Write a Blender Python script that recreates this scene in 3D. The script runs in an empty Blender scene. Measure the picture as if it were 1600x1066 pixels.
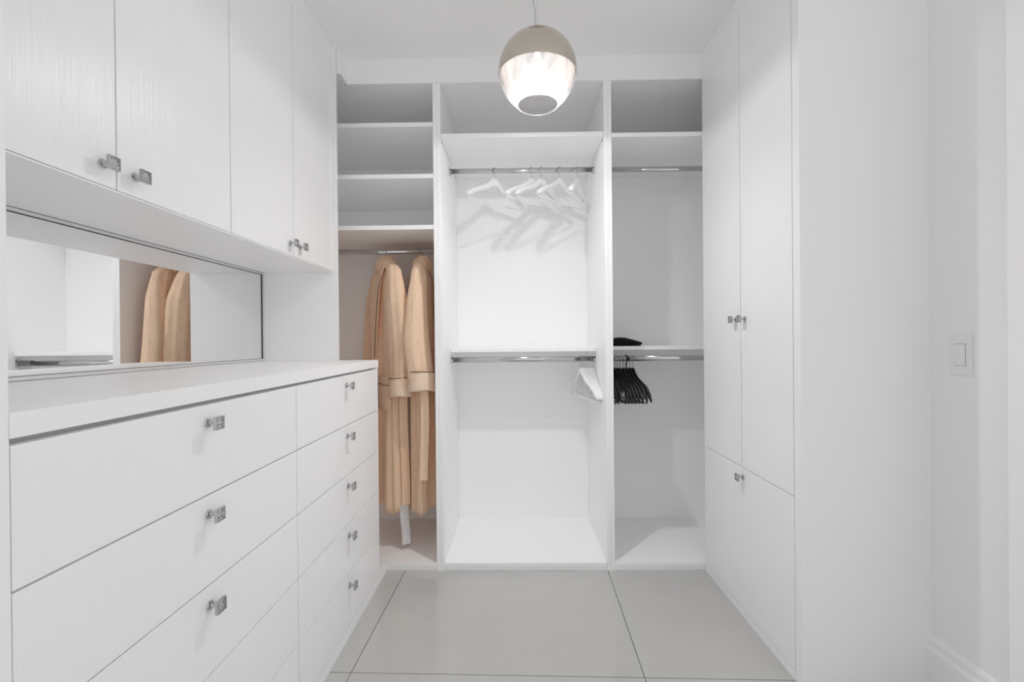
import bpy, bmesh, math, random
from mathutils import Vector, Matrix
random.seed(7)
PI = math.pi
SC = bpy.context.scene
COL = SC.collection

# ------------------------------------------------------------------ camera
def make_camera():
    yaw, pitch, roll = 0.0125, 0.003, 0.009
    f = Vector((-math.sin(yaw)*math.cos(pitch), math.cos(yaw)*math.cos(pitch), -math.sin(pitch)))
    r = Vector((math.cos(yaw), math.sin(yaw), 0.0))
    u = r.cross(f)
    c, s = math.cos(roll), math.sin(roll)
    r2 = c*r - s*u
    u2 = s*r + c*u
    cam = bpy.data.cameras.new('camera')
    cam.sensor_width = 36.0
    cam.lens = 711.0/1600.0*36.0
    cam.clip_start = 0.02
    o = bpy.data.objects.new('camera', cam)
    COL.objects.link(o)
    m = Matrix((r2, u2, -f)).transposed().to_4x4()
    m.translation = Vector((0, 0, 1.18))
    o.matrix_world = m
    SC.camera = o
make_camera()

# ------------------------------------------------------------------ world, light, exposure
W = bpy.data.worlds.new('world')
SC.world = W
W.use_nodes = True
W.node_tree.nodes['Background'].inputs[0].default_value = (1.0, 1.0, 1.0, 1)
W.node_tree.nodes['Background'].inputs[1].default_value = 0.84
BULB_STRENGTH = 760.0
SPOT_POWER = 24.0
SC.view_settings.view_transform = 'Standard'
SC.view_settings.look = 'None'
SC.view_settings.gamma = 1.0
SC.view_settings.use_curve_mapping = False
SC.view_settings.exposure = 0.09
SC.cycles.max_bounces = 20
SC.cycles.diffuse_bounces = 16
SC.cycles.transparent_max_bounces = 16

# ------------------------------------------------------------------ materials
def mat(name, col, rough=0.5, metal=0.0, spec=0.5, coat=0.0):
    m = bpy.data.materials.new(name)
    m.use_nodes = True
    b = m.node_tree.nodes['Principled BSDF']
    b.inputs['Base Color'].default_value = (*col, 1)
    b.inputs['Roughness'].default_value = rough
    b.inputs['Metallic'].default_value = metal
    b.inputs['Specular IOR Level'].default_value = spec
    b.inputs['Coat Weight'].default_value = coat
    return m

def add_noise(m, scale=(1, 1, 1), nscale=10, detail=4, amt=0.04, bump=0.0, dist=0.001, rough_amt=0.0):
    """small colour variation and fine relief from a stretched noise"""
    nt = m.node_tree
    b = nt.nodes['Principled BSDF']
    tc = nt.nodes.new('ShaderNodeTexCoord')
    mp = nt.nodes.new('ShaderNodeMapping')
    mp.inputs['Scale'].default_value = scale
    nz = nt.nodes.new('ShaderNodeTexNoise')
    nz.inputs['Scale'].default_value = nscale
    nz.inputs['Detail'].default_value = detail
    nt.links.new(tc.outputs['Object'], mp.inputs['Vector'])
    nt.links.new(mp.outputs['Vector'], nz.inputs['Vector'])
    if amt > 0:
        base = b.inputs['Base Color'].default_value[:]
        cr = nt.nodes.new('ShaderNodeMix')
        cr.data_type = 'RGBA'
        cr.inputs['A'].default_value = tuple(max(0, c*(1-amt)) for c in base[:3]) + (1,)
        cr.inputs['B'].default_value = tuple(min(1, c*(1+amt)) for c in base[:3]) + (1,)
        nt.links.new(nz.outputs['Fac'], cr.inputs['Factor'])
        nt.links.new(cr.outputs['Result'], b.inputs['Base Color'])
    if bump > 0:
        bp = nt.nodes.new('ShaderNodeBump')
        bp.inputs['Strength'].default_value = bump
        bp.inputs['Distance'].default_value = dist
        nt.links.new(nz.outputs['Fac'], bp.inputs['Height'])
        nt.links.new(bp.outputs['Normal'], b.inputs['Normal'])
    return m

LAM = add_noise(mat('white_wood_grain_laminate', (0.94, 0.94, 0.945), 0.29, spec=0.38), (45, 45, 1.2), 5, 3, 0.008, 0.9, 0.0010)
LAMS = add_noise(mat('white_melamine', (0.94, 0.94, 0.945), 0.42, spec=0.35), (30, 30, 30), 10, 3, 0.008, 0.05, 0.0004)
TOPM = add_noise(mat('white_counter', (0.94, 0.94, 0.94), 0.42, spec=0.35), (20, 20, 20), 10, 3, 0.006)
PAINT = add_noise(mat('white_wall_paint', (0.88, 0.88, 0.88), 0.6, spec=0.3), (1, 1, 1), 120, 3, 0.006, 0.05, 0.0006)
CEIL = add_noise(mat('white_ceiling_paint', (0.95, 0.95, 0.95), 0.8, spec=0.2), (1, 1, 1), 120, 3, 0.006, 0.05, 0.0006)
TRIM = mat('white_gloss_trim', (0.95, 0.95, 0.95), 0.3)
TILE = add_noise(mat('polished_grey_tile', (0.53, 0.527, 0.515), 0.10, spec=0.55), (1, 1, 1), 6, 8, 0.05)
GROUT = mat('grey_grout', (0.42, 0.415, 0.405), 0.9)
CHROME = mat('polished_chrome', (0.52, 0.52, 0.53), 0.09, 1.0)
RODM = mat('chrome_tube', (0.58, 0.58, 0.59), 0.14, 1.0)
HAMM = add_noise(mat('hammered_chrome', (0.55, 0.55, 0.56), 0.10, 1.0), (1, 1, 1), 130, 1, 0.0, 1.0, 0.004)
ALU = mat('satin_aluminium', (0.80, 0.80, 0.81), 0.3, 0.7)
CARC_SHADE = mat('carcass_gap_shade', (0.25, 0.25, 0.25), 0.7)  # dark tone put in as shade for the gaps between doors and drawers
DARK = mat('dark_rubber_seam', (0.05, 0.05, 0.055), 0.6)
MIRR = mat('mirror_glass', (0.90, 0.90, 0.90), 0.0, 1.0)
NICK = add_noise(mat('satin_nickel', (0.66, 0.60, 0.525), 0.20, 1.0), (1, 1, 1), 20, 2, 0.03)
NICKIN = mat('polished_inner_shade', (0.92, 0.88, 0.86), 0.08, 1.0)
WIRE = mat('grey_cable', (0.45, 0.45, 0.45), 0.4, 0.3)
WHANG = mat('white_painted_wood', (0.86, 0.86, 0.86), 0.35)
WPLAS = mat('white_plastic', (0.84, 0.84, 0.84), 0.3)
BHANG = mat('black_plastic', (0.006, 0.006, 0.007), 0.45)
BLACKC = add_noise(mat('black_cloth', (0.008, 0.008, 0.010), 0.9, spec=0.2), (1, 1, 1), 90, 4, 0.3, 0.4, 0.003)
SWITCH = mat('white_switch_plastic', (0.84, 0.84, 0.84), 0.25)
def robe_mat(name, col):
    m = add_noise(mat(name, col, 0.9, spec=0.15), (1, 1, 0.45), 60, 9, 0.13, 0.6, 0.003)
    b = m.node_tree.nodes['Principled BSDF']
    b.inputs['Sheen Weight'].default_value = 0.25
    b.inputs['Sheen Roughness'].default_value = 0.5
    return m
ROBE = robe_mat('peach_terry', (0.86, 0.63, 0.45))
ROBEC = robe_mat('pale_peach_cuff', (0.85, 0.67, 0.52))
PIPE = mat('brown_piping', (0.16, 0.09, 0.05), 0.8)
BELTW = robe_mat('off_white_belt_end', (0.72, 0.72, 0.72))

def bulb_mat():
    m = bpy.data.materials.new('glowing_bulb')
    m.use_nodes = True
    nt = m.node_tree
    nt.nodes.clear()
    e = nt.nodes.new('ShaderNodeEmission')
    e.inputs[0].default_value = (1.0, 0.998, 0.996, 1)
    e.inputs[1].default_value = BULB_STRENGTH
    o = nt.nodes.new('ShaderNodeOutputMaterial')
    nt.links.new(e.outputs[0], o.inputs[0])
    return m
BULB = bulb_mat()

def glass_mat():
    m = bpy.data.materials.new('pearly_clear_glass')
    m.use_nodes = True
    nt = m.node_tree
    nt.nodes.clear()
    o = nt.nodes.new('ShaderNodeOutputMaterial')
    tr = nt.nodes.new('ShaderNodeBsdfTransparent')
    tr.inputs[0].default_value = (0.97, 0.965, 0.96, 1)
    gl = nt.nodes.new('ShaderNodeBsdfGlossy')
    gl.inputs['Roughness'].default_value = 0.05
    tl = nt.nodes.new('ShaderNodeBsdfTranslucent')
    tl.inputs[0].default_value = (1.0, 0.97, 0.95, 1)
    lw = nt.nodes.new('ShaderNodeLayerWeight')
    lw.inputs['Blend'].default_value = 0.30
    m1 = nt.nodes.new('ShaderNodeMixShader')
    m2 = nt.nodes.new('ShaderNodeMixShader')
    m1.inputs[0].default_value = 0.045
    nt.links.new(tr.outputs[0], m1.inputs[1])
    nt.links.new(tl.outputs[0], m1.inputs[2])
    ml = nt.nodes.new('ShaderNodeMath')
    ml.operation = 'MULTIPLY_ADD'
    ml.inputs[1].default_value = 0.30
    ml.inputs[2].default_value = 0.04
    nt.links.new(lw.outputs['Facing'], ml.inputs[0])
    nt.links.new(ml.outputs[0], m2.inputs[0])
    rf = nt.nodes.new('ShaderNodeBsdfRefraction')
    rf.inputs['IOR'].default_value = 1.02
    rf.inputs['Roughness'].default_value = 0.55
    m3 = nt.nodes.new('ShaderNodeMixShader')
    m3.inputs[0].default_value = 0.10
    nt.links.new(m1.outputs[0], m3.inputs[1])
    nt.links.new(rf.outputs[0], m3.inputs[2])
    nt.links.new(m3.outputs[0], m2.inputs[1])
    nt.links.new(gl.outputs[0], m2.inputs[2])
    nt.links.new(m2.outputs[0], o.inputs[0])
    return m
GLASS = glass_mat()

# ------------------------------------------------------------------ helpers
def link(name, me, material, parent=None, smooth=False):
    if smooth:
        for p in me.polygons:
            p.use_smooth = True
    if material:
        for mm in (material if isinstance(material, (list, tuple)) else [material]):
            me.materials.append(mm)
    o = bpy.data.objects.new(name, me)
    COL.objects.link(o)
    if parent is not None:
        o.parent = parent
        o.matrix_parent_inverse = Matrix.Translation(-parent.location) if parent.type == 'EMPTY' and parent.get('plain') else Matrix()
    return o

def thing(name, label, cat, loc=(0, 0, 0), rz=0, group=None, plain=False):
    o = bpy.data.objects.new(name, None)
    COL.objects.link(o)
    o.location = loc
    o.rotation_euler = (0, 0, rz)
    o.empty_display_size = 0.05
    o['label'] = label
    o['category'] = cat
    if group:
        o['group'] = group
    return o

def fixed(name, label, cat, loc, group=None):
    """a thing whose parts are given in room coordinates"""
    o = thing(name, label, cat, loc, 0, group)
    return o

def bm_box(bm, x0, x1, y0, y1, z0, z1, bev=0.0, off=(0, 0, 0)):
    vs = [bm.verts.new((x-off[0], y-off[1], z-off[2])) for x in (x0, x1) for y in (y0, y1) for z in (z0, z1)]
    fs = []
    for idx in ((0, 1, 3, 2), (4, 6, 7, 5), (0, 4, 5, 1), (2, 3, 7, 6), (0, 2, 6, 4), (1, 5, 7, 3)):
        fs.append(bm.faces.new([vs[i] for i in idx]))
    if bev > 0:
        ed = set(e for f in fs for e in f.edges)
        bmesh.ops.bevel(bm, geom=list(ed), offset=bev, segments=2, profile=0.5, affect='EDGES')

def finish(bm, name, material, parent=None, smooth=False, offset=None):
    bmesh.ops.recalc_face_normals(bm, faces=bm.faces)
    me = bpy.data.meshes.new(name)
    bm.to_mesh(me)
    bm.free()
    return link(name, me, material, parent, smooth)

def box(name, x0, x1, y0, y1, z0, z1, material, parent=None, bev=0.0):
    """box in room coordinates, child of a thing whose origin is at its location"""
    bm = bmesh.new()
    off = (0, 0, 0)
    if parent is not None:
        p = parent
        off = Vector(p.location)
        while p.parent is not None:
            p = p.parent
            off = off + Vector(p.location)
    bm_box(bm, x0, x1, y0, y1, z0, z1, bev, off)
    return finish(bm, name, material, parent)

def struct(o):
    o['kind'] = 'structure'
    return o

def bm_tube(bm, pts, r, n=8, cap=True, ry=None):
    """sweep a circle (or ellipse) along a polyline"""
    pts = [Vector(p) for p in pts]
    rings = []
    prev = None
    for i, p in enumerate(pts):
        if i == 0: t = pts[1]-pts[0]
        elif i == len(pts)-1: t = pts[-1]-pts[-2]
        else: t = pts[i+1]-pts[i-1]
        t.normalize()
        if prev is None:
            a = Vector((0, 0, 1)) if abs(t.z) < 0.9 else Vector((0, 1, 0))
            nrm = (a - t*a.dot(t)).normalized()
        else:
            nrm = (prev - t*prev.dot(t)).normalized()
        prev = nrm
        b = t.cross(nrm)
        rr = r[i] if isinstance(r, (list, tuple)) else r
        r2 = rr if ry is None else ry
        rings.append([bm.verts.new(p + nrm*(rr*math.cos(2*PI*k/n)) + b*(r2*math.sin(2*PI*k/n))) for k in range(n)])
    for a, b in zip(rings, rings[1:]):
        for k in range(n):
            bm.faces.new((a[k], a[(k+1) % n], b[(k+1) % n], b[k]))
    if cap:
        bm.faces.new(rings[0][::-1]); bm.faces.new(rings[-1])

def bm_lathe(bm, prof, n=48, c=(0, 0, 0), axis='Z', cap=False):
    rings = []
    for r, h in prof:
        ring = []
        if r < 1e-6:
            v = (c[0], c[1], c[2]+h) if axis == 'Z' else (c[0]+h, c[1], c[2])
            rings.append([bm.verts.new(v)])
            continue
        for k in range(n):
            a = 2*PI*k/n
            if axis == 'Z': v = (c[0]+r*math.cos(a), c[1]+r*math.sin(a), c[2]+h)
            else: v = (c[0]+h, c[1]+r*math.cos(a), c[2]+r*math.sin(a))
            ring.append(bm.verts.new(v))
        rings.append(ring)
    for a, b in zip(rings, rings[1:]):
        if len(a) == 1 and len(b) == 1: continue
        if len(a) == 1:
            for k in range(n): bm.faces.new((a[0], b[k], b[(k+1) % n]))
        elif len(b) == 1:
            for k in range(n): bm.faces.new((a[k], a[(k+1) % n], b[0]))
        else:
            for k in range(n): bm.faces.new((a[k], a[(k+1) % n], b[(k+1) % n], b[k]))

# ------------------------------------------------------------------ key dimensions (metres)
XD = -0.680     # dresser front
XU = -0.890     # wall cabinet door front
XM = -1.240     # left wall
XR = 0.942      # tall cabinet front
Y0, YE = 0.600, 2.200   # left run, near and far end
YB, YK = 2.318, 2.900   # wardrobe front and inner back
HC = 2.620      # ceiling
YW = 1.527      # return wall at the tall cabinet
XS = 1.367      # side wall with the switch

# ------------------------------------------------------------------ room shell
base = struct(box('floor', -1.36, 1.62, -0.9, 3.0, -0.12, -0.010, GROUT))
def clip(poly, f):
    out = []
    for i in range(len(poly)):
        a, b = poly[i], poly[(i+1) % len(poly)]
        fa, fb = f(a), f(b)
        if fa >= 0: out.append(a)
        if (fa >= 0) != (fb >= 0):
            t = fa/(fa-fb)
            out.append((a[0]+(b[0]-a[0])*t, a[1]+(b[1]-a[1])*t))
    return out
ROT = -0.0235
ox, oy = 0.4315, 1.584
T = 1.035
for i in range(-2, 2):
    for j in range(-3, 2):
        g = 0.0016
        q = [(i*T+g, j*T+g), ((i+1)*T-g, j*T+g), ((i+1)*T-g, (j+1)*T-g), (i*T+g, (j+1)*T-g)]
        q = [(ox + x*math.cos(ROT) - y*math.sin(ROT), oy + x*math.sin(ROT) + y*math.cos(ROT)) for x, y in q]
        q = clip(q, lambda p: p[0]+1.23); q = clip(q, lambda p: 1.50-p[0]) if q else q
        q = clip(q, lambda p: p[1]+0.85) if q else q
        q = clip(q, lambda p: 2.89-p[1]) if q else q
        if len(q) < 3: continue
        bm = bmesh.new()
        lo = [bm.verts.new((x, y, -0.010)) for x, y in q]
        hi = [bm.verts.new((x, y, 0.0)) for x, y in q]
        bm.faces.new(hi); bm.faces.new(lo[::-1])
        n = len(q)
        for k in range(n):
            bm.faces.new((lo[k], lo[(k+1) % n], hi[(k+1) % n], hi[k]))
        finish(bm, 'floor_tile', TILE, base)

struct(box('ceiling', -1.36, 1.62, -0.9, 3.0, HC, HC+0.1, CEIL))
struct(box('wall_left', -1.36, XM, -0.9, 3.0, -0.01, HC, PAINT))
struct(box('wall_back', XM, 1.62, 2.915, 3.0, -0.01, HC, PAINT))
struct(box('wall_right', XS, 1.62, 1.18, YW, 0, HC, PAINT))
struct(box('wall_return', XR+0.001, 1.62, YW, YW+0.040, 0, HC, PAINT))
struct(box('wall_outer', 1.54, 1.62, YW+0.04, 2.915, 0, HC, PAINT))
struct(box('wall_near', XM, -0.70, -0.9, 0.574, 0, HC, PAINT))
# stepped baseboard on the side wall
bm = bmesh.new()
prof = [(0, 0), (-0.018, 0), (-0.018, 0.145), (-0.015, 0.152), (-0.011, 0.156), (-0.011, 0.176), (-0.008, 0.184), (0, 0.188)]
a = [bm.verts.new((XS+x, 1.272, z)) for x, z in prof]
b = [bm.verts.new((XS+x, YW, z)) for x, z in prof]
for k in range(len(prof)-1):
    bm.faces.new((a[k], a[k+1], b[k+1], b[k]))
bm.faces.new(a); bm.faces.new(b[::-1])
struct(finish(bm, 'baseboard_right', PAINT))
# door casing on the side wall
bm = bmesh.new()
bm_box(bm, XS-0.020, XS, 1.180, 1.270, 0, 2.2, 0.003)
bm_box(bm, XS-0.028, XS, 1.180, 1.200, 0, 2.2, 0.003)
struct(finish(bm, 'trim_1', TRIM))
# fascia above the open wardrobes, up to the ceiling, with its small lip
bm = bmesh.new()
bm_box(bm, -0.868, XR+0.0035, YB+0.004, YB+0.020, 2.516, HC)
struct(finish(bm, 'trim_2', LAMS))
bm = bmesh.new()
bm_box(bm, -0.868, XR, YB-0.004, YB+0.012, 2.490, 2.516, 0.001)
struct(finish(bm, 'trim_3', LAMS))
bm = bmesh.new()
bm_box(bm, -0.874, -0.856, YE+0.0205, YB-0.0045, 2.490, 2.516, 0.001)
bm_box(bm, -0.874, -0.866, YE+0.0205, YB+0.0035, 2.516, HC)
bm_box(bm, XM+0.001, -0.8745, YE+0.0205, YB+0.012, 2.490, 2.500)
struct(finish(bm, 'trim_4', LAMS))
struct(box('trim_5', XU-0.10, XU-0.004, Y0, YE, 2.535, HC, LAMS))
struct(box('trim_6', XR+0.004, XR+0.10, YW+0.04, YB+0.020, 2.535, HC, LAMS))

# ------------------------------------------------------------------ knobs
def knob_mesh(side):
    """side = +1: projects towards +x, -1: towards -x ; origin on the door face"""
    s = side
    bm = bmesh.new()
    prof = [(0.0001, 0.0), (0.0100, 0.0), (0.0105, 0.0015), (0.0095, 0.0040), (0.0060, 0.0060), (0.0042, 0.0085),
            (0.0038, 0.0130), (0.0048, 0.0180), (0.0075, 0.0215), (0.0001, 0.0225)]
    bm_lathe(bm, [(r, h*s) for r, h in prof], 20, axis='X')
    x0, x1 = sorted((0.021*s, 0.0265*s))
    bm_box(bm, x0, x1, -0.0145, 0.0145, -0.0145, 0.0145, 0.0008)
    # raised frame round the face
    for (a, b, c, d) in ((-0.0145, 0.0145, 0.0125, 0.0145), (-0.0145, 0.0145, -0.0145, -0.0125),
                         (-0.0145, -0.0125, -0.0125, 0.0125), (0.0125, 0.0145, -0.0125, 0.0125)):
        xa, xb = sorted((0.0262*s, 0.0285*s))
        bm_box(bm, xa, xb, a, b, c, d, 0.0004)
    # pillowed hammered face
    n = 6
    g = [[None]*(n+1) for _ in range(n+1)]
    rnd = random.Random(3)
    for i in range(n+1):
        for j in range(n+1):
            u, v = i/n*2-1, j/n*2-1
            h = 0.0262 + 0.0022*(1-u*u)*(1-v*v) + (rnd.uniform(-0.0008, 0.0012) if 0 < i < n and 0 < j < n else 0)
            g[i][j] = bm.verts.new((h*s, u*0.0126, v*0.0126))
    for i in range(n):
        for j in range(n):
            f = bm.faces.new((g[i][j], g[i+1][j], g[i+1][j+1], g[i][j+1]))
            f.material_index = 1
    bmesh.ops.recalc_face_normals(bm, faces=bm.faces)
    me = bpy.data.meshes.new('knob')
    bm.to_mesh(me); bm.free()
    me.materials.append(CHROME); me.materials.append(HAMM)
    return me
KN_R, KN_L = knob_mesh(1), knob_mesh(-1)
def root_off(p):
    off = Vector((0, 0, 0))
    while p is not None:
        off = off + Vector(p.location); p = p.parent
    return off
def knob(parent, x, y, z, me):
    o = bpy.data.objects.new('knob', me)
    COL.objects.link(o)
    o.parent = parent
    o.location = Vector((x, y, z)) - root_off(parent)
    return o

# ------------------------------------------------------------------ dresser
dr = fixed('dresser', 'long white built-in chest of ten drawers along the left wall', 'dresser', (XD-0.28, 1.4, 0))
box('carcass', XM+0.001, XD-0.0205, Y0, 2.178, 0.046, 1.0385, CARC_SHADE, dr)
box('gap_shade_strip', XM+0.001, XD-0.0203, Y0, 2.178, 1.039, 1.0520, mat('counter_gap_shade', (0.5, 0.5, 0.5), 0.6), dr)  # added strip, its grey stands in for shade in the gap under the counter
box('end_panel', XM+0.001, XD-0.001, 2.179, YE, 0.0, 1.0525, LAMS, dr, 0.0008)
box('plinth', XD-0.040, XD-0.001, Y0, 2.178, 0.0, 0.045, LAMS, dr, 0.0006)
box('plinth_return', XD-0.020, XD-0.001, YE, YB-0.001, 0.0, 0.034, LAMS, dr, 0.0006)
box('filler_board', XM+0.001, XD-0.021, YE, YB-0.001, 0.0, 0.034, LAMS, dr)
zs = [1.045, 0.846, 0.648, 0.451, 0.253, 0.049]
for k in range(5):
    for (ya, yb, yk) in ((Y0+0.001, 1.3828, 0.987), (1.3872, 2.176, 1.792)):
        d = box('drawer', XD-0.019, XD, ya, yb, zs[k+1]+0.0017, zs[k]-0.0017, LAM, dr, 0.0006)
        knob(d, XD, yk + (0.003*k if yk > 1.5 else 0.0), zs[k]-0.041-0.0015*k, KN_R)
ct = box('countertop', XM+0.001, XD+0.001, Y0, YE+0.004, 1.0530, 1.0875, TOPM, None, 0.001)
ct['label'] = 'long white counter slab on top of the drawers below the mirror'
ct['category'] = 'countertop'

# near and far tall panels of the niche
p = box('side_panel', XM+0.001, XD-0.001, 0.575, Y0-0.0005, 0, HC, LAMS, None, 0.0006)
p['label'] = 'tall white side panel at the left picture edge beside the drawers'
p['category'] = 'panel'
p = box('side_panel', XM+0.001, -0.8745, YE+0.0005, YE+0.020, 1.0880, HC, LAMS, None, 0.0006)
p['label'] = 'white end panel closing the mirror niche, standing on the counter next to the robes'
p['category'] = 'panel'

# ------------------------------------------------------------------ wall cabinets
def wall_cabinet(ya, ym, yb, k1, k2, label):
    t = fixed('wall_cabinet', label, 'cabinet', (-1.05, (ya+yb)/2, 1.515), 'white wall cabinets over the mirror')
    box('carcass', XM+0.001, XU-0.0205, ya+0.0005, yb-0.0005, 1.5197, 2.534, CARC_SHADE, t)
    box('bottom_panel', XM+0.001, XU-0.0010, ya+0.0002, yb-0.0002, 1.5160, 1.5195, LAMS, t)
    for (a, b, k) in ((ya, ym, k1), (ym, yb, k2)):
        d = box('door', XU-0.019, XU, a+0.0021, b-0.0021, 1.5212, 2.530, LAM, t, 0.0006)
        knob(d, XU, k, 1.567, KN_R)
wall_cabinet(Y0+0.001, 1.004, 1.4085, 0.969, 1.052, 'white two-door wall cabinet nearest the camera, its knobs large')
wall_cabinet(1.4095, 1.808, YE-0.001, 1.777, 1.857, 'white two-door wall cabinet farther back, next to the open shelves')

# ------------------------------------------------------------------ mirror
mz0, mz1 = 1.0890, 1.5155
mi = thing('mirror', 'wide mirror with a thin pale metal rim between counter and wall cabinets', 'mirror', (XM+0.003, 1.4, mz0))
box('glass', XM+0.0005, XM+0.005, Y0+0.012, YE-0.013, mz0+0.010, mz1-0.010, MIRR, mi)
bm = bmesh.new()
o_ = mi.location
bm_box(bm, XM+0.0005, XM+0.009, Y0+0.001, YE-0.001, mz1-0.010, mz1-0.0012, 0.0003, o_)
bm_box(bm, XM+0.0005, XM+0.009, Y0+0.001, YE-0.001, mz0, mz0+0.010, 0.0005, o_)
bm_box(bm, XM+0.0005, XM+0.009, YE-0.013, YE-0.001, mz0+0.010, mz1-0.010, 0.0005, o_)
bm_box(bm, XM+0.0005, XM+0.009, Y0+0.001, Y0+0.012, mz0+0.010, mz1-0.010, 0.0005, o_)
finish(bm, 'rim', ALU, mi)
bm = bmesh.new()
bm_box(bm, XM+0.004, XM+0.0065, Y0+0.012, YE-0.013, mz1-0.0125, mz1-0.010, 0, o_)
bm_box(bm, XM+0.004, XM+0.0065, Y0+0.012, YE-0.013, mz0+0.010, mz0+0.0115, 0, o_)
bm_box(bm, XM+0.0005, XM+0.0085, Y0+0.001, YE-0.001, mz1-0.0011, mz1, 0, o_)
bm_box(bm, XM+0.004, XM+0.0065, YE-0.021, YE-0.013, mz0+0.010, mz1-0.010, 0, o_)
finish(bm, 'seam', DARK, mi)

# ------------------------------------------------------------------ tall cabinet on the right
tc = fixed('tall_cabinet', 'tall white cabinet with two long doors and a deep drawer below, right side', 'cabinet', (1.25, 1.94, 0))
box('carcass', XR+0.0205, 1.538, 1.568, YB-0.002, 0.034, 2.534, CARC_SHADE, tc)
box('back_panel', XR+0.022, 1.538, YB-0.0018, YB-0.0003, 0.001, 2.489, LAMS, tc)
box('plinth', XR+0.001, XR+0.020, 1.568, YB-0.002, 0.0, 0.033, LAMS, tc, 0.0006)
box('stile', XR, XR+0.020, 2.2865, YB-0.002, 0.0335, 2.534, LAMS, tc, 0.0006)
box('stile', XR, XR+0.020, YW+0.0005, 1.5655, 0.0, HC, LAMS, tc, 0.0006)
for (a, b, k) in ((1.5705, 1.9300, 1.897), (1.9348, 2.2840, 1.974)):
    d = box('door', XR, XR+0.019, a, b, 0.6355, 2.530, LAM, tc, 0.0006)
    knob(d, XR, k, 1.258, KN_L)
d = box('drawer', XR, XR+0.019, 1.5695, 2.2850, 0.0365, 0.6325, LAM, tc, 0.0006)
knob(d, XR, 1.923, 0.593, KN_L)

# ------------------------------------------------------------------ open wardrobes
def rod(parent, x0, x1, y, z, b0=True, b1=True):
    off = Vector(parent.location)
    bm = bmesh.new()
    n = 24
    rings = []
    for x in (x0+0.002, x1-0.002):
        rings.append([bm.verts.new(Vector((x, y+0.0085*math.cos(2*PI*k/n), z+0.0150*math.sin(2*PI*k/n)))-off) for k in range(n)])
    for k in range(n):
        bm.faces.new((rings[0][k], rings[0][(k+1) % n], rings[1][(k+1) % n], rings[1][k]))
    bm.faces.new(rings[0][::-1]); bm.faces.new(rings[1])
    r = finish(bm, 'hanging_rod', RODM, parent, True)
    for flag, xx, s in ((b0, x0, 1), (b1, x1, -1)):
        if flag:
            a, b = sorted((xx+0.0002*s, xx+0.012*s))
            bm = bmesh.new()
            bm_box(bm, a, b, y-0.0115, y+0.0115, z-0.020, z+0.004, 0.0005, off)
            a, b = sorted((xx+0.0002*s, xx+0.003*s))
            bm_box(bm, a, b, y-0.0125, y+0.0125, z-0.020, z+0.028, 0.0005, off)
            finish(bm, 'bracket', RODM, r)
    return r

def wardrobe(label, xa, xb, shelves, lowshelf, rods):
    t = fixed('open_wardrobe', label, 'wardrobe', ((xa+xb)/2, 2.6, 0), 'open white wardrobes on the back wall')
    th = 0.0192
    box('side_panel', xa, xa+th, YB, 2.914, 0, 2.4895, LAMS, t, 0.0004)
    box('side_panel', xb-th, xb, YB, 2.914, 0, 2.4895, LAMS, t, 0.0004)
    ia, ib = xa+th, xb-th
    box('back_panel', ia+0.0005, ib-0.0005, YK, 2.914, 0.0, 2.4895, LAMS, t)
    box('top_panel', ia, ib, YB+0.013, YK, 2.490, 2.509, LAMS, t)
    box('bottom_panel', ia+0.0008, ib-0.0008, YB+0.001, YK, 0.020, 0.040, LAMS, t, 0.0008)
    box('plinth', ia+0.0008, ib-0.0008, YB+0.004, YB+0.020, 0.001, 0.0195, LAMS, t)
    for z in shelves:
        box('shelf', ia+0.0016, ib-0.0016, YB+0.002, YK-0.0005, z-0.022, z, LAMS, t, 0.0005)
    for z in lowshelf:
        box('shelf', ia+0.0016, ib-0.0016, 2.600, YK-0.0005, z-0.021, z, LAMS, t, 0.0005)
    for (y, z) in rods:
        rod(t, ia, ib, y, z)
    return t, ia, ib
wl, la, lb = wardrobe('left open wardrobe with three high shelves and the robes hanging in it', XM+0.001, -0.4038, [2.294, 2.031, 1.770], [], [(2.615, 1.694)])
wc, ca, cb = wardrobe('middle open wardrobe, the widest visible bay, with white hangers', -0.4032, 0.4652, [2.2345], [1.1315], [(2.610, 2.148), (2.615, 1.066)])
wr, ra, rb = wardrobe('right open wardrobe with black hangers and a folded black cloth', 0.4658, 1.5380, [2.2260], [1.1370], [(2.610, 2.146), (2.615, 1.066)])
# connector caps under the upper shelves
def caps(t, x, s, pts):
    off = Vector(t.location)
    for (y, z) in pts:
        bm = bmesh.new()
        bm_lathe(bm, [(0.0001, 0), (0.0045, 0), (0.004, 0.0012*s), (0.0001, 0.0014*s)], 12, Vector((x, y, z))-off, 'X')
        finish(bm, 'screw_cap', DARK, t)
caps(wc, ca, 1, [(2.352, 2.203), (2.862, 2.203)])
caps(wc, cb, -1, [(2.352, 2.203), (2.862, 2.203)])
caps(wr, ra, 1, [(2.352, 2.194)])
caps(wl, lb, -1, [(2.352, 2.262), (2.352, 1.999), (2.352, 1.738)])

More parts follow.
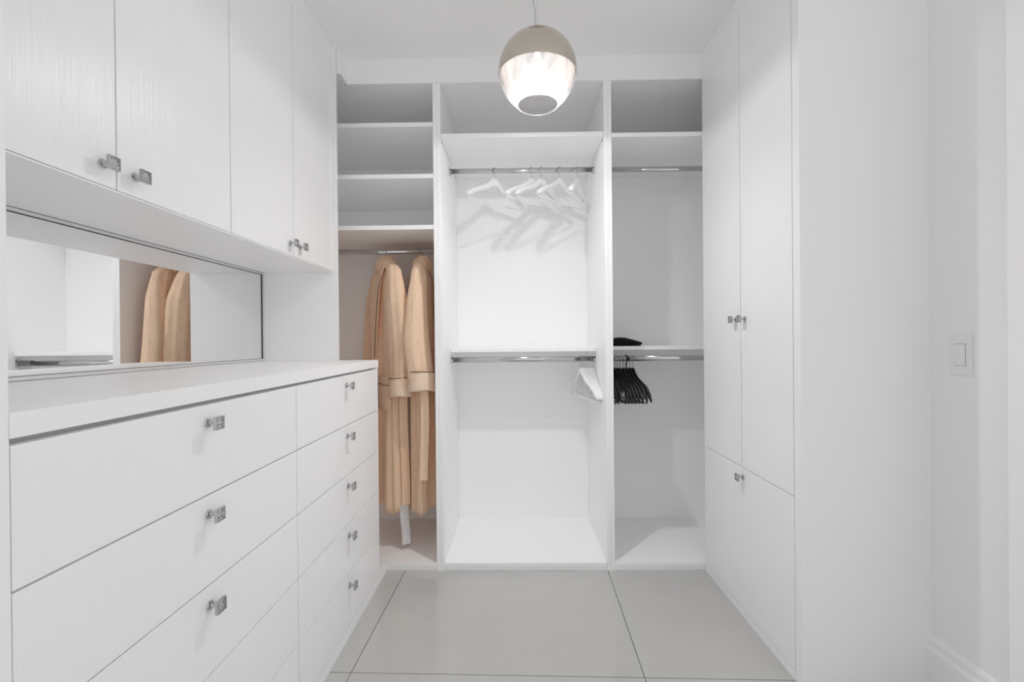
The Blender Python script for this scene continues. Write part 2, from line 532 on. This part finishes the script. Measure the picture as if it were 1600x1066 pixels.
# ------------------------------------------------------------------ light switch
sw = thing('light_switch', 'white rocker light switch on the side wall at the right edge', 'light switch', (XS, 1.417, 1.121))
bm = bmesh.new(); bm_box(bm, -0.006, -0.0003, -0.034, 0.034, -0.063, 0.063, 0.0022)
finish(bm, 'cover_plate', SWITCH, sw)
bm = bmesh.new(); bm_box(bm, -0.0064, -0.0055, -0.0175, 0.0175, -0.0345, 0.0345)
finish(bm, 'rocker_gap', mat('switch_gap_grey', (0.30, 0.30, 0.30), 0.6), sw)
bm = bmesh.new()
vs = [(-0.0075, -0.0163, -0.0333), (-0.0075, 0.0163, -0.0333), (-0.0100, 0.0163, 0.0333), (-0.0100, -0.0163, 0.0333)]
f0 = [bm.verts.new(v) for v in vs]
f1 = [bm.verts.new((-0.0055, v[1], v[2])) for v in vs]
bm.faces.new(f0); bm.faces.new(f1[::-1])
for k in range(4): bm.faces.new((f0[k], f0[(k+1) % 4], f1[(k+1) % 4], f1[k]))
finish(bm, 'rocker', SWITCH, sw)

# ------------------------------------------------------------------ pendant lamp
LX, LY, LZ, LR = 0.0900, 1.850, 2.2640, 0.1570
pl = thing('pendant_lamp', 'globe pendant lamp, satin metal dome over clear glass, lit', 'lamp', (LX, LY, HC))
dz = LZ-HC
RIM = -0.016
def arc(R, z0, z1, n):
    a0, a1 = math.asin(max(-1, z0/R)), math.asin(min(1, z1/R))
    return [(max(R*math.cos(a0+(a1-a0)*k/n), 0.00005), R*math.sin(a0+(a1-a0)*k/n)) for k in range(n+1)]
bm = bmesh.new()
outer = arc(LR+0.0015, RIM, LR+0.0015, 22)
inner = arc(LR-0.0010, RIM, LR-0.0010, 22)
bm_lathe(bm, outer, 64, (0, 0, dz))
k0 = len(bm.faces)
bm_lathe(bm, inner, 64, (0, 0, dz))
bm.faces.ensure_lookup_table()
for f in bm.faces[k0:]: f.material_index = 1
k1 = len(bm.faces)
bm_lathe(bm, [outer[0], inner[0]], 64, (0, 0, dz))
finish(bm, 'dome_shade', [NICK, NICKIN], pl, True)
bm = bmesh.new()
HOLE = 0.083
zb = -math.sqrt(LR**2-HOLE**2)
g = arc(LR-0.002, zb, RIM-0.001, 22)
bm_lathe(bm, g, 64, (0, 0, dz))
finish(bm, 'glass_bowl', GLASS, pl, True)
bm = bmesh.new()
ring = [(HOLE+0.0004*0, 0)]
pts = [(HOLE*math.cos(2*PI*k/48), HOLE*math.sin(2*PI*k/48), dz+zb) for k in range(49)]
bm_tube(bm, pts, 0.0018, 8, False)
finish(bm, 'glass_lip', GLASS, pl, True)
bm = bmesh.new()
bm_lathe(bm, [(r, h) for r, h in arc(0.014, -0.014, 0.014, 14)], 24, (0, 0, dz+0.004))
finish(bm, 'bulb', BULB, pl, True)
# spot added inside the globe to strengthen the bulb's light downwards
sl = bpy.data.lights.new('bulb_light', 'SPOT')
sl.energy = SPOT_POWER
sl.spot_size = math.radians(150)
sl.spot_blend = 1.0
sl.shadow_soft_size = 0.014
sl.color = (1.0, 0.998, 0.996)
so = bpy.data.objects.new('bulb_light', sl)
COL.objects.link(so)
so.parent = pl
so.location = (0, 0, dz-0.026)
bm = bmesh.new()
bm_lathe(bm, [(0.0001, 0.032), (0.015, 0.032), (0.019, 0.036), (0.019, 0.075), (0.010, 0.085), (0.010, 0.154), (0.0001, 0.154)], 24, (0, 0, dz))
finish(bm, 'socket', NICKIN, pl, True)
bm = bmesh.new()
bm_lathe(bm, [(0.0001, 0.1585), (0.007, 0.1585), (0.006, 0.166), (0.0025, 0.172), (0.0001, 0.172)], 16, (0, 0, dz))
finish(bm, 'cable_gland', NICK, pl, True)
bm = bmesh.new()
top = dz+0.170
pts = [(-0.0015-0.015*math.sin(1.6*t**1.3)-0.003*math.sin(9*t)*(1-t), 0.004*math.sin(7*t), top+(-0.012-top)*t) for t in [k/24 for k in range(25)]]
bm_tube(bm, pts, 0.0016, 8)
finish(bm, 'power_cable', WIRE, pl, True)
bm = bmesh.new()
bm_tube(bm, [(0.001, 0, top-0.002), (0.001, 0, -0.012)], 0.0006, 6)
finish(bm, 'suspension_wire', WIRE, pl, True)
bm = bmesh.new()
bm_lathe(bm, [(0.0001, -0.022), (0.048, -0.022), (0.055, -0.017), (0.055, -0.0005), (0.0001, -0.0005)], 40)
finish(bm, 'ceiling_canopy', NICK, pl, True)

# ------------------------------------------------------------------ hangers
def hanger_meshes(half, drop, h0, h1, w0, w1, neck, bar=True, R=0.020, bend=0.08, hook_r=0.0019, bar_r=0.0042, bar_in=0.0):
    """origin at the middle of the rod it hangs on; arms along local x"""
    bm = bmesh.new()
    N = 24
    rings = []
    for k in range(N+1):
        u = -half + 2*half*k/N
        t = abs(u)/half
        # short flat neck, then a gently hollow arm and a blunt dropped tip
        q = max(0, (t-0.085)/0.915)
        zt = -neck - drop*(0.16*(1-(1-min(1, q/0.30))**2) + (0.84-bend)*q + bend*max(0, (q-0.72)/0.28)**2)
        h = h0 + (h1-h0)*min(1, t*2.0)
        w = w0 + (w1-w0)*t**2
        vv = 0.018*t**2            # arms sweep slightly forward
        if k in (0, N):
            h *= 0.55; w *= 0.55
        ring = []
        for (a, b) in ((-0.5, -0.5+0.22), (-0.5+0.22, -0.5), (0.5-0.22, -0.5), (0.5, -0.5+0.22), (0.5, 0.5-0.22), (0.5-0.22, 0.5), (-0.5+0.22, 0.5), (-0.5, 0.5-0.22)):
            ring.append(bm.verts.new((u, a*w-vv, zt-h/2+b*h)))
        rings.append(ring)
    for a, b in zip(rings, rings[1:]):
        for k in range(8): bm.faces.new((a[k], a[(k+1) % 8], b[(k+1) % 8], b[k]))
    bm.faces.new(rings[0][::-1]); bm.faces.new(rings[-1])
    bmesh.ops.recalc_face_normals(bm, faces=bm.faces)
    body = bpy.data.meshes.new('arms'); bm.to_mesh(body); bm.free()
    zt_end = -neck - drop - h1*0.85
    barm = None
    if bar:
        bm = bmesh.new()
        bm_tube(bm, [(-half+bar_in+0.010, -0.015, zt_end+0.006+bar_in*0.9), (-half+bar_in+0.016, -0.014, zt_end-0.001), (0, -0.012, zt_end-0.003), (half-bar_in-0.016, -0.014, zt_end-0.001), (half-bar_in-0.010, -0.015, zt_end+0.006+bar_in*0.9)], bar_r, 8)
        bmesh.ops.recalc_face_normals(bm, faces=bm.faces)
        barm = bpy.data.meshes.new('bar'); bm.to_mesh(barm); bm.free()
    bm = bmesh.new()
    zc = 0.0155+hook_r-R
    pts = []
    for k in range(15):
        a = math.radians(-25 + 225*k/14)
        pts.append((R*math.cos(a), 0, zc+R*math.sin(a)))
    pts += [(-0.012, 0, zc-0.016), (-0.003, 0, zc-0.027), (0.0, 0, zc-0.036), (0, 0, -neck-0.006)]
    bm_tube(bm, pts, hook_r, 8)
    bmesh.ops.recalc_face_normals(bm, faces=bm.faces)
    hook = bpy.data.meshes.new('hook'); bm.to_mesh(hook); bm.free()
    return body, barm, hook, zt_end
def sm(me, *ms):
    if me is None: return
    for p in me.polygons: p.use_smooth = True
    for m in ms: me.materials.append(m)
WH = hanger_meshes(0.213, 0.122, 0.046, 0.029, 0.014, 0.032, 0.047)
sm(WH[0], WHANG); sm(WH[1], WHANG); sm(WH[2], CHROME)
WP = hanger_meshes(0.200, 0.150, 0.040, 0.022, 0.008, 0.013, 0.052, R=0.018, bend=0.16, bar_r=0.003)
sm(WP[0], WPLAS); sm(WP[1], WPLAS); sm(WP[2], CHROME)
BK = hanger_meshes(0.205, 0.156, 0.046, 0.030, 0.011, 0.017, 0.054, R=0.018, bend=0.30, bar_r=0.003, bar_in=0.03)
sm(BK[0], BHANG); sm(BK[1], BHANG); sm(BK[2], CHROME)
BH = hanger_meshes(0.205, 0.156, 0.046, 0.030, 0.012, 0.017, 0.054, R=0.018, bend=0.30, bar_r=0.003, bar_in=0.03, hook_r=0.0038)
sm(BH[0], BHANG); sm(BH[1], BHANG); sm(BH[2], BHANG)
def hanger(M, x, y, z, rz, label, group, tilt=0.0):
    t = thing('clothes_hanger', label, 'hanger', (x, y, z), rz, group)
    t.rotation_euler = (0, tilt, rz)
    for nm, me in (('arms', M[0]), ('bar', M[1]), ('hook', M[2])):
        if me is None: continue
        o = bpy.data.objects.new(nm, me); COL.objects.link(o); o.parent = t
    return t
rad = math.radians
G1 = 'white wooden hangers on the upper middle rod'
for x, ang, lab in ((-0.123, 43, 'white wooden hanger alone at the left of the upper middle rod'),
                    (0.090, 42, 'white wooden hanger, second from left on the upper middle rod, its arm behind the next'),
                    (0.145, 41, 'white wooden hanger, middle one of five on the upper middle rod'),
                    (0.251, 45, 'white wooden hanger, second from right on the upper middle rod'),
                    (0.350, 68, 'white wooden hanger, rightmost on the upper middle rod, turned nearly end-on')):
    hanger(WH, x, 2.610, 2.148, rad(ang), lab, G1)
G2 = 'white hangers bunched at the right end of the lower middle rod'
for x, ang, lab in ((0.358, 103, 'white plastic hanger at the left end of the bunch on the lower middle rod'),
                        (0.372, 99, 'white plastic hanger, second from left in the bunch on the lower middle rod'),
                        (0.386, 97, 'white plastic hanger, third from left in the bunch on the lower middle rod'),
                        (0.401, 95, 'white plastic hanger, third from right in the bunch on the lower middle rod'),
                        (0.416, 92, 'white plastic hanger, second from right in the bunch on the lower middle rod'),
                        (0.430, 90, 'white plastic hanger touching the upright at the right end of the lower middle rod')):
    hanger(WP, x, 2.615, 1.066, rad(ang), lab, G2)
G3 = 'black hangers bunched at the left end of the lower right rod'
for i, (x, ang, word) in enumerate(((0.517, 87, 'leftmost'), (0.532, 88, 'second from left'), (0.554, 94, 'third from left'), (0.568, 95, 'fourth from left'),
                                    (0.584, 96, 'middle one'), (0.602, 96, 'fourth from right'), (0.620, 96, 'third from right'), (0.639, 97, 'second from right'), (0.657, 98, 'rightmost'))):
    if i == 6:
        hanger(BH, x, 2.615, 1.066, rad(ang), 'black hanger with a thick black hook, third from right in the black bunch', G3)
    else:
        hanger(BK, x, 2.615, 1.066, rad(ang), 'black plastic hanger with thin metal hook, %s in the black bunch' % word, G3)

# ------------------------------------------------------------------ folded black cloth on the right shelf
bm = bmesh.new()
N, Mr = 36, 9
rings = []
for j in range(Mr+1):
    t = j/Mr
    ring = []
    for k in range(N):
        a = 2*PI*k/N
        sx, sy = 0.122, 0.095
        c, s = math.cos(a), math.sin(a)
        prof = (1.0 - 0.10*(1-t)**2) * (1-max(0, t-0.35)**2*1.9)
        wob = 1+0.035*math.sin(3*a+1)+0.03*math.sin(5*a+4*t)
        x = sx*prof*wob*math.copysign(abs(c)**0.75, c); y = sy*prof*wob*math.copysign(abs(s)**0.75, s)
        topz = 0.050 - 0.016*max(0, x/0.12)**2 - 0.010*max(0, -x/0.12) + 0.003*math.sin(22*x+3)
        ring.append(bm.verts.new((x, y, t**0.8*topz)))
    rings.append(ring)
for a, b in zip(rings, rings[1:]):
    for k in range(N): bm.faces.new((a[k], a[(k+1) % N], b[(k+1) % N], b[k]))
bm.faces.new(rings[0][::-1]); bm.faces.new(rings[-1])
cl = finish(bm, 'folded_cloth', BLACKC, None, True)
cl.location = (0.614, 2.710, 1.1373)
cl['label'] = 'soft black folded cloth lying on the shelf above the black hangers'
cl['category'] = 'cloth'

# ------------------------------------------------------------------ robes
def vnoise(x, s=0):
    return math.sin(x*1.7+s)+0.5*math.sin(x*3.9+1.3*s+2)+0.25*math.sin(x*7.3+2.1*s)
def loft(rings, name, material, parent, caps=(True, True), smooth=True):
    bm = bmesh.new()
    rs = [[bm.verts.new(p) for p in r] for r in rings]
    n = len(rs[0])
    for a, b in zip(rs, rs[1:]):
        for k in range(n): bm.faces.new((a[k], a[(k+1) % n], b[(k+1) % n], b[k]))
    if caps[0]: bm.faces.new(rs[0][::-1])
    if caps[1]: bm.faces.new(rs[-1])
    return finish(bm, name, material, parent, smooth)

def body_surf(seed, zt, zb, lean):
    """returns function (t, theta) -> local point; t 0 shoulders .. 1 hem. local: x along shoulders (-x near camera), y front = +y"""
    def f(t, th):
        z = zt + (zb-zt)*t
        sh = min(1, t/0.10)
        a = (0.150+0.055*math.sin(sh*PI/2)) if t < 0.10 else 0.205 - 0.03*min(1, (t-0.10)/0.25) + 0.035*max(0, t-0.35)
        b = 0.018+0.030*math.sin(sh*PI/2)+0.012*t
        c, s = math.cos(th), math.sin(th)
        fold = 0.16*min(1, t*2.2)*(math.sin(5*th+seed+1.2*t)+0.6*math.sin(9*th+2.1*seed-1.5*t)+0.5*math.sin(15*th+seed*3+0.8*t))
        fx = 1+0.10*fold
        x = a*fx*math.copysign(abs(c)**0.8, c)
        y = b*(1+2.2*fold)*s + 0.020*fold*c
        z2 = z - 0.30*abs(x)*(1-min(1, t/0.22)) + (0.006*math.sin(4*th+seed)+0.004*math.sin(11*th))*(t**6)
        return (x+lean*t, y, z2)
    return f

def robe(label, loc, rz, seed, sleeve_far, sleeve_near, belt, group, lean=0.0, hem=0.225, pocket=True):
    """loc is the point on the floor below the hook; sleeves: list of path points (x, y, z, rx, ry)"""
    t = thing('bathrobe', label, 'robe', loc, rz, group)
    zt, N, M = 1.628, 72, 46
    f = body_surf(seed, zt, hem, lean)
    rings = []
    for j in range(M+1):
        tt = (j/M)**1.15
        rings.append([f(tt, 2*PI*k/N) for k in range(N)])
    loft(rings, 'body', ROBE, t, (True, True))
    # sleeves
    for si, path in enumerate((sleeve_far, sleeve_near)):
        rings = []
        K = 26
        nP = len(path)-1
        def at(q):
            i = min(int(q*nP), nP-1); w = q*nP-i
            w = w*w*(3-2*w)*0.5+w*0.5
            return [path[i][k]*(1-w)+path[i+1][k]*w for k in range(5)]
        for j in range(K+1):
            q = j/K
            x, y, z, rx, ry = at(q)
            ring = []
            for k in range(28):
                a = 2*PI*k/28
                w_ = min(1, q*3); fo = 1+w_*(0.10*math.sin(3*a+seed+si+3.5*q)+0.065*math.sin(8*a+seed*2+si+1.5*q)+0.035*math.sin(13*q+3*a)+0.025*math.sin(15*a+7*q))
                ring.append((x+rx*fo*math.cos(a), y+ry*fo*math.sin(a), z+ (0.035 if q < 0.02 else 0)*0))
            rings.append(ring)
        sl = loft(rings, 'sleeve', ROBE, t, (True, True))
        # turned-back cuff: open thick tube
        x, y, z, rx, ry = path[-1]
        cuff = []
        for (dzc, sc) in ((0.088, 1.02), (0.090, 1.11), (0.080, 1.15), (0.04, 1.17), (0.0, 1.20), (-0.012, 1.20), (-0.016, 1.13), (-0.008, 1.04), (0.02, 0.98)):
            tilt = 0.22
            cuff.append([(x+rx*sc*math.cos(2*PI*k/28), y+ry*sc*math.sin(2*PI*k/28), z+dzc-0.02-tilt*rx*math.cos(2*PI*k/28)*0.6+0.003*math.sin(3*2*PI*k/28+seed)) for k in range(28)])
        loft(cuff, 'cuff', ROBEC, sl, (False, False))
        bm = bmesh.new()
        pts = [(x+rx*1.175*math.cos(2*PI*k/28), y+ry*1.175*math.sin(2*PI*k/28), z+0.066-0.22*rx*math.cos(2*PI*k/28)*0.6) for k in range(29)]
        bm_tube(bm, pts, 0.0022, 6, False)
        finish(bm, 'piping', PIPE, sl, True)
    # shawl collar: a padded band round the neck and down the front opening
    bm = bmesh.new()
    for sgn in (-1, 1):
        path = [(0.0*sgn, -0.034, 1.625), (0.040*sgn, -0.030, 1.628), (0.066*sgn, 0.004, 1.622), (0.068*sgn, 0.040, 1.560), (0.058*sgn, 0.058, 1.46),
                (0.044*sgn, 0.064, 1.34), (0.026*sgn, 0.066, 1.22), (0.008*sgn, 0.066, 1.08), (0.004*sgn, 0.066, 0.98)]
        wd = [0.034, 0.034, 0.036, 0.036, 0.036, 0.033, 0.028, 0.020, 0.014]
        rs = []
        for i, (px, py, pz) in enumerate(path):
            w = wd[i]
            nz = (0, 0, 1) if i < 3 else (1*sgn, 0.1, 0.15)
            ny = (px*2, (-0.5 if i < 2 else 1.0), 0.0)
            nn = Vector(ny).normalized(); d1 = Vector(nz).normalized()
            P = Vector((px+lean*max(0, (1.6-pz))/1.38, py, pz))
            rs.append([bm.verts.new(P + d1*(w*math.cos(2*PI*k/12)) + nn*(0.011*math.sin(2*PI*k/12))) for k in range(12)])
        for a, b in zip(rs, rs[1:]):
            for k in range(12): bm.faces.new((a[k], a[(k+1) % 12], b[(k+1) % 12], b[k]))
        bm.faces.new(rs[0][::-1]); bm.faces.new(rs[-1])
    rs = []
    for (z, a, b, yo) in ((1.565, 0.150, 0.040, 0.0), (1.600, 0.118, 0.052, 0.0), (1.628, 0.082, 0.052, 0.0), (1.650, 0.050, 0.042, -0.002), (1.664, 0.024, 0.026, -0.004), (1.666, 0.012, 0.012, -0.004)):
        rs.append([bm.verts.new((a*math.cos(2*PI*k/24), yo+b*math.sin(2*PI*k/24)*(1+0.12*math.sin(5*2*PI*k/24+seed)), z)) for k in range(24)])
    for a, b in zip(rs, rs[1:]):
        for k in range(24): bm.faces.new((a[k], a[(k+1) % 24], b[(k+1) % 24], b[k]))
    bm.faces.new(rs[0][::-1]); bm.faces.new(rs[-1])
    bmesh.ops.subdivide_edges(bm, edges=bm.edges[:], cuts=1, smooth=0.6)
    co = finish(bm, 'shawl_collar', ROBE, t, True)
    bm = bmesh.new()
    for sgn in (-1,):
        pts = [(0.100*sgn, 0.030, 1.585), (0.106*sgn, 0.050, 1.54), (0.095*sgn, 0.070, 1.46), (0.079*sgn, 0.076, 1.34), (0.055*sgn, 0.077, 1.22), (0.030*sgn, 0.076, 1.08)]
        bm_tube(bm, [(x+lean*max(0, (1.6-z))/1.38, y, z) for x, y, z in pts], 0.002, 6)
    finish(bm, 'piping', PIPE, co, True)
    # patch pocket on the near front
    if pocket:
        bm = bmesh.new()
        x0, x1, z0, z1 = -0.175, -0.035, 0.80, 0.985
        nx, nz_ = 8, 8
        th_of = lambda x: math.acos(max(-1, min(1, x/0.19)))
        gr = []
        for side in (0.012, 0.004):
            g = []
            for i in range(nx+1):
                col = []
                for j in range(nz_+1):
                    x = x0+(x1-x0)*i/nx; z = z0+(z1-z0)*j/nz_
                    tt = (z-zt)/(hem-zt)
                    best = min((f(tt, PI*(m+0.5)/60) for m in range(60)), key=lambda p: abs(p[0]-x))
                    col.append(bm.verts.new((x, best[1]+side, z)))
                g.append(col)
            gr.append(g)
        for g in gr:
            for i in range(nx):
                for j in range(nz_): bm.faces.new((g[i][j], g[i+1][j], g[i+1][j+1], g[i][j+1]))
        border = [(i, 0) for i in range(nx)] + [(nx, j) for j in range(nz_)] + [(i, nz_) for i in range(nx, 0, -1)] + [(0, j) for j in range(nz_, 0, -1)]
        for q in range(len(border)):
            a, b = border[q], border[(q+1) % len(border)]
            bm.faces.new((gr[0][a[0]][a[1]], gr[0][b[0]][b[1]], gr[1][b[0]][b[1]], gr[1][a[0]][a[1]]))
        topline = [gr[0][i][nz_-2].co.copy()+Vector((0, 0.002, 0)) for i in range(nx+1)]
        pk = finish(bm, 'pocket', ROBE, t, True)
        bm = bmesh.new(); bm_tube(bm, topline, 0.002, 6)
        finish(bm, 'piping', PIPE, pk, True)
    # hanging belt, a flat strip
    for (bx, by, z0, z1, w, m, nm) in belt:
        bm = bmesh.new()
        K = 20
        rs = []
        for j in range(K+1):
            z = z0+(z1-z0)*j/K
            ox_ = 0.004*math.sin(5*j/K+seed)
            oy_ = 0.006*math.sin(3*j/K+1)*1
            rs.append([bm.verts.new((bx+oy_+dx, by+ox_+dy, z)) for dx, dy in ((-0.004, -w/2), (0.004, -w/2), (0.004, w/2), (-0.004, w/2))])
        for a, b in zip(rs, rs[1:]):
            for k in range(4): bm.faces.new((a[k], a[(k+1) % 4], b[(k+1) % 4], b[k]))
        bm.faces.new(rs[0][::-1]); bm.faces.new(rs[-1])
        o = finish(bm, 'belt', m, t)
        if m is BELTW:
            o['label'] = 'off-white end of the hanging belt'
    return t

# local frame of each robe: +x runs to the far shoulder, +y is the front
GR = 'peach robes in the left wardrobe'
r1 = robe('peach bathrobe, left one of two, facing left with a dark-piped cuff hanging in front', (-0.757, 2.615, 0), math.atan2(0.85, -0.53), 0.6,
          [(0.120, 0.0, 1.606, 0.004, 0.004), (0.140, 0.0, 1.598, 0.030, 0.022), (0.166, 0.0, 1.560, 0.046, 0.036), (0.180, 0.0, 1.51, 0.052, 0.042), (0.205, 0.005, 1.42, 0.062, 0.050), (0.225, 0.01, 1.20, 0.064, 0.055), (0.225, 0.02, 0.96, 0.062, 0.058)],
          [(-0.120, 0.0, 1.606, 0.004, 0.004), (-0.140, 0.0, 1.598, 0.030, 0.022), (-0.166, 0.0, 1.560, 0.046, 0.036), (-0.180, 0.0, 1.51, 0.052, 0.042), (-0.200, -0.005, 1.40, 0.064, 0.054), (-0.215, -0.02, 1.15, 0.062, 0.060), (-0.216, -0.015, 0.912, 0.052, 0.054)],
          [(-0.190, -0.040, 0.93, 0.285, 0.046, ROBE, 'belt'), (-0.190, -0.040, 0.285, 0.070, 0.046, BELTW, 'belt')], GR, hem=0.25)
r2 = robe('peach bathrobe, right one of two, partly hidden by the upright panel', (-0.545, 2.620, 0), math.atan2(1.0, -0.06), 2.9,
          [(0.120, 0.0, 1.606, 0.004, 0.004), (0.140, 0.0, 1.598, 0.030, 0.022), (0.166, 0.0, 1.560, 0.046, 0.036), (0.180, 0.0, 1.51, 0.052, 0.042), (0.205, 0.0, 1.42, 0.060, 0.050), (0.215, 0.0, 1.20, 0.060, 0.052), (0.215, 0.0, 0.99, 0.058, 0.052)],
          [(-0.120, 0.0, 1.606, 0.004, 0.004), (-0.140, 0.0, 1.598, 0.030, 0.022), (-0.166, 0.0, 1.560, 0.046, 0.036), (-0.180, 0.0, 1.51, 0.052, 0.042), (-0.195, 0.005, 1.42, 0.060, 0.048), (-0.210, 0.012, 1.18, 0.066, 0.064), (-0.212, -0.018, 0.945, 0.058, 0.062)],
          [(-0.235, -0.035, 0.95, 0.445, 0.042, ROBE, 'belt')], GR, hem=0.245, pocket=False)
RH = hanger_meshes(0.150, 0.060, 0.026, 0.016, 0.010, 0.012, 0.092, bar=False)
sm(RH[0], WHANG); sm(RH[2], CHROME)
hanger(RH, -0.757, 2.615, 1.694, math.atan2(0.85, -0.53), 'hanger inside the left peach robe, only its metal hook showing', 'hangers holding the robes')
hanger(RH, -0.545, 2.615, 1.694, math.atan2(1.0, -0.06), 'hanger inside the right peach robe, only its metal hook showing', 'hangers holding the robes')
